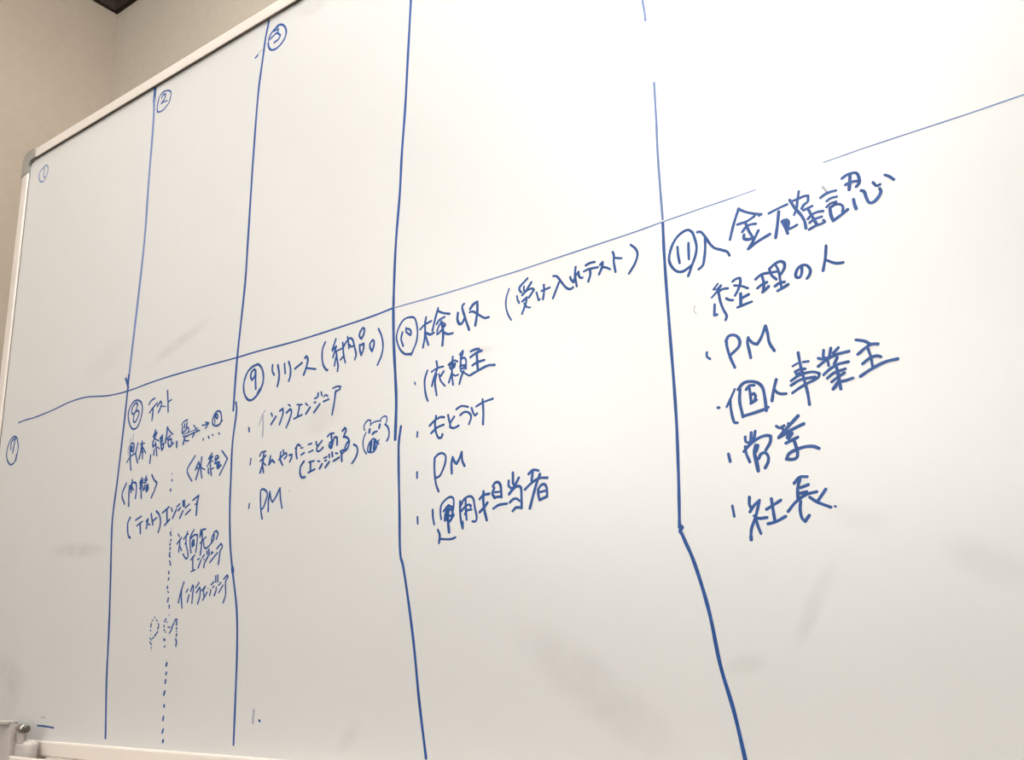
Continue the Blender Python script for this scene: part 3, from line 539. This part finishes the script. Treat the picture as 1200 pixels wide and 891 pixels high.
LAYER = 0.000004           # each stroke lies on the ink below it
rnd = random.Random(7)
made = []
for idx, (name, label, par, text) in enumerate(INK):
    bm = bmesh.new()
    y = -0.00008
    for s in text.split('; '):
        mi = '#-~'.index(s[0]) if s[0] in '-~' else 0
        w, pts = s.lstrip('-~').split(': ')
        P = [Vector((int(q.split(',')[0]), int(q.split(',')[1])))*1e-4 for q in pts.split(' ')]
        y = stroke(bm, P, int(w)*1.1e-4, y, mi, rnd)
    me = bpy.data.meshes.new(name)
    bm.to_mesh(me)
    bm.free()
    me.materials.append(M_ink)
    me.materials.append(M_thin_glare)
    me.materials.append(M_pale)
    o = bpy.data.objects.new(name, me)
    COL.objects.link(o)
    o.parent = board if par is None else made[par]
    o.matrix_parent_inverse = parent_world(o.parent).inverted()
    if label:
        o['label'] = label
    made.append(o)

# ------------------------------------------------------------------ plastic holder at the lower left corner
holder = empty('card_holder', (0.12, -0.027, 0.85), 'thin white plastic holder with raised rim and metal knob at lower left of the whiteboard', 'holder')
bm = bmesh.new()
box(bm, 0.065, 0.1690, -0.0275, -0.0235, 0.852, 0.9450, 0.001)
plate = link('back_plate', bm, M_plastic, holder)
bm = bmesh.new()
for a in ((0.0650, 0.0690, 0.852, 0.945), (0.1652, 0.1702, 0.852, 0.945), (0.0650, 0.1702, 0.941, 0.9455), (0.0650, 0.1702, 0.852, 0.856)):
    box(bm, a[0], a[1], -0.0315, -0.0232, a[2], a[3], 0.0008)
link('rim', bm, M_plastic, holder)
bm = bmesh.new()
box(bm, 0.150, 0.196, -0.0240, -0.0062, 0.893, 0.9225, 0.007, 4)
link('bracket', bm, M_plastic, holder, True)
bm = bmesh.new()
lathe(bm, (0.1695, -0.0225, 0.9365), (1, 0, 0), [(0, 0.0034), (0.005, 0.0034), (0.006, 0.0054), (0.008, 0.0058), (0.017, 0.0058), (0.0185, 0.0050)])
knob = link('metal_knob', bm, M_chrome, holder, True)
knob['label'] = 'shiny metal knob on the right edge'
bm = bmesh.new()
lathe(bm, (0.1880, -0.0225, 0.9365), (1, 0, 0), [(0, 0.0048), (0.003, 0.0048), (0.0045, 0.0035)])
k2 = link('knob_end', bm, M_dark, knob)
k2['label'] = 'dark end of the knob'
bm = bmesh.new()
box(bm, 0.172, 0.186, -0.0240, -0.0190, 0.919, 0.9315, 0.0015)
link('knob_stem', bm, M_plastic, holder)

# ------------------------------------------------------------------ ceiling lamps with bare tubes, one added as fill
LABELS = ('long ceiling lamp with two bare tubes, nearest the left wall and mirrored in the whiteboard',
          'added fill lamp with two bare tubes, close above the middle of the whiteboard')
for (lx, ly), lab, M_tube in zip(LAMP_SPOTS, LABELS, M_tubes):
    lamp = empty('ceiling_light', (lx, ly, ZC), lab, 'lamp')
    lamp['group'] = 'ceiling lamps'
    prof = [(lx-0.09, ZC), (lx-0.075, ZC-0.02), (lx-0.02, ZC-0.05), (lx+0.02, ZC-0.05), (lx+0.075, ZC-0.02), (lx+0.09, ZC)]
    link('housing', prism(bmesh.new(), prof, ly-0.63, ly+0.63), M_lampbody, lamp)
    for s in (-1, 1):
        bm = bmesh.new()
        lathe(bm, (lx+s*0.062, ly-0.58, ZC-0.062), (0, 1, 0), [(0, 0.012), (0.003, 0.0145), (1.157, 0.0145), (1.16, 0.012)])
        tube = link('tube', bm, M_tube, lamp, True)
        for e in (-0.605, 0.585):
            link('tube_holder', box(bmesh.new(), lx+s*0.062-0.012, lx+s*0.062+0.012, ly+e, ly+e+0.020, ZC-0.080, ZC-0.018, 0.003), M_lampbody, tube)
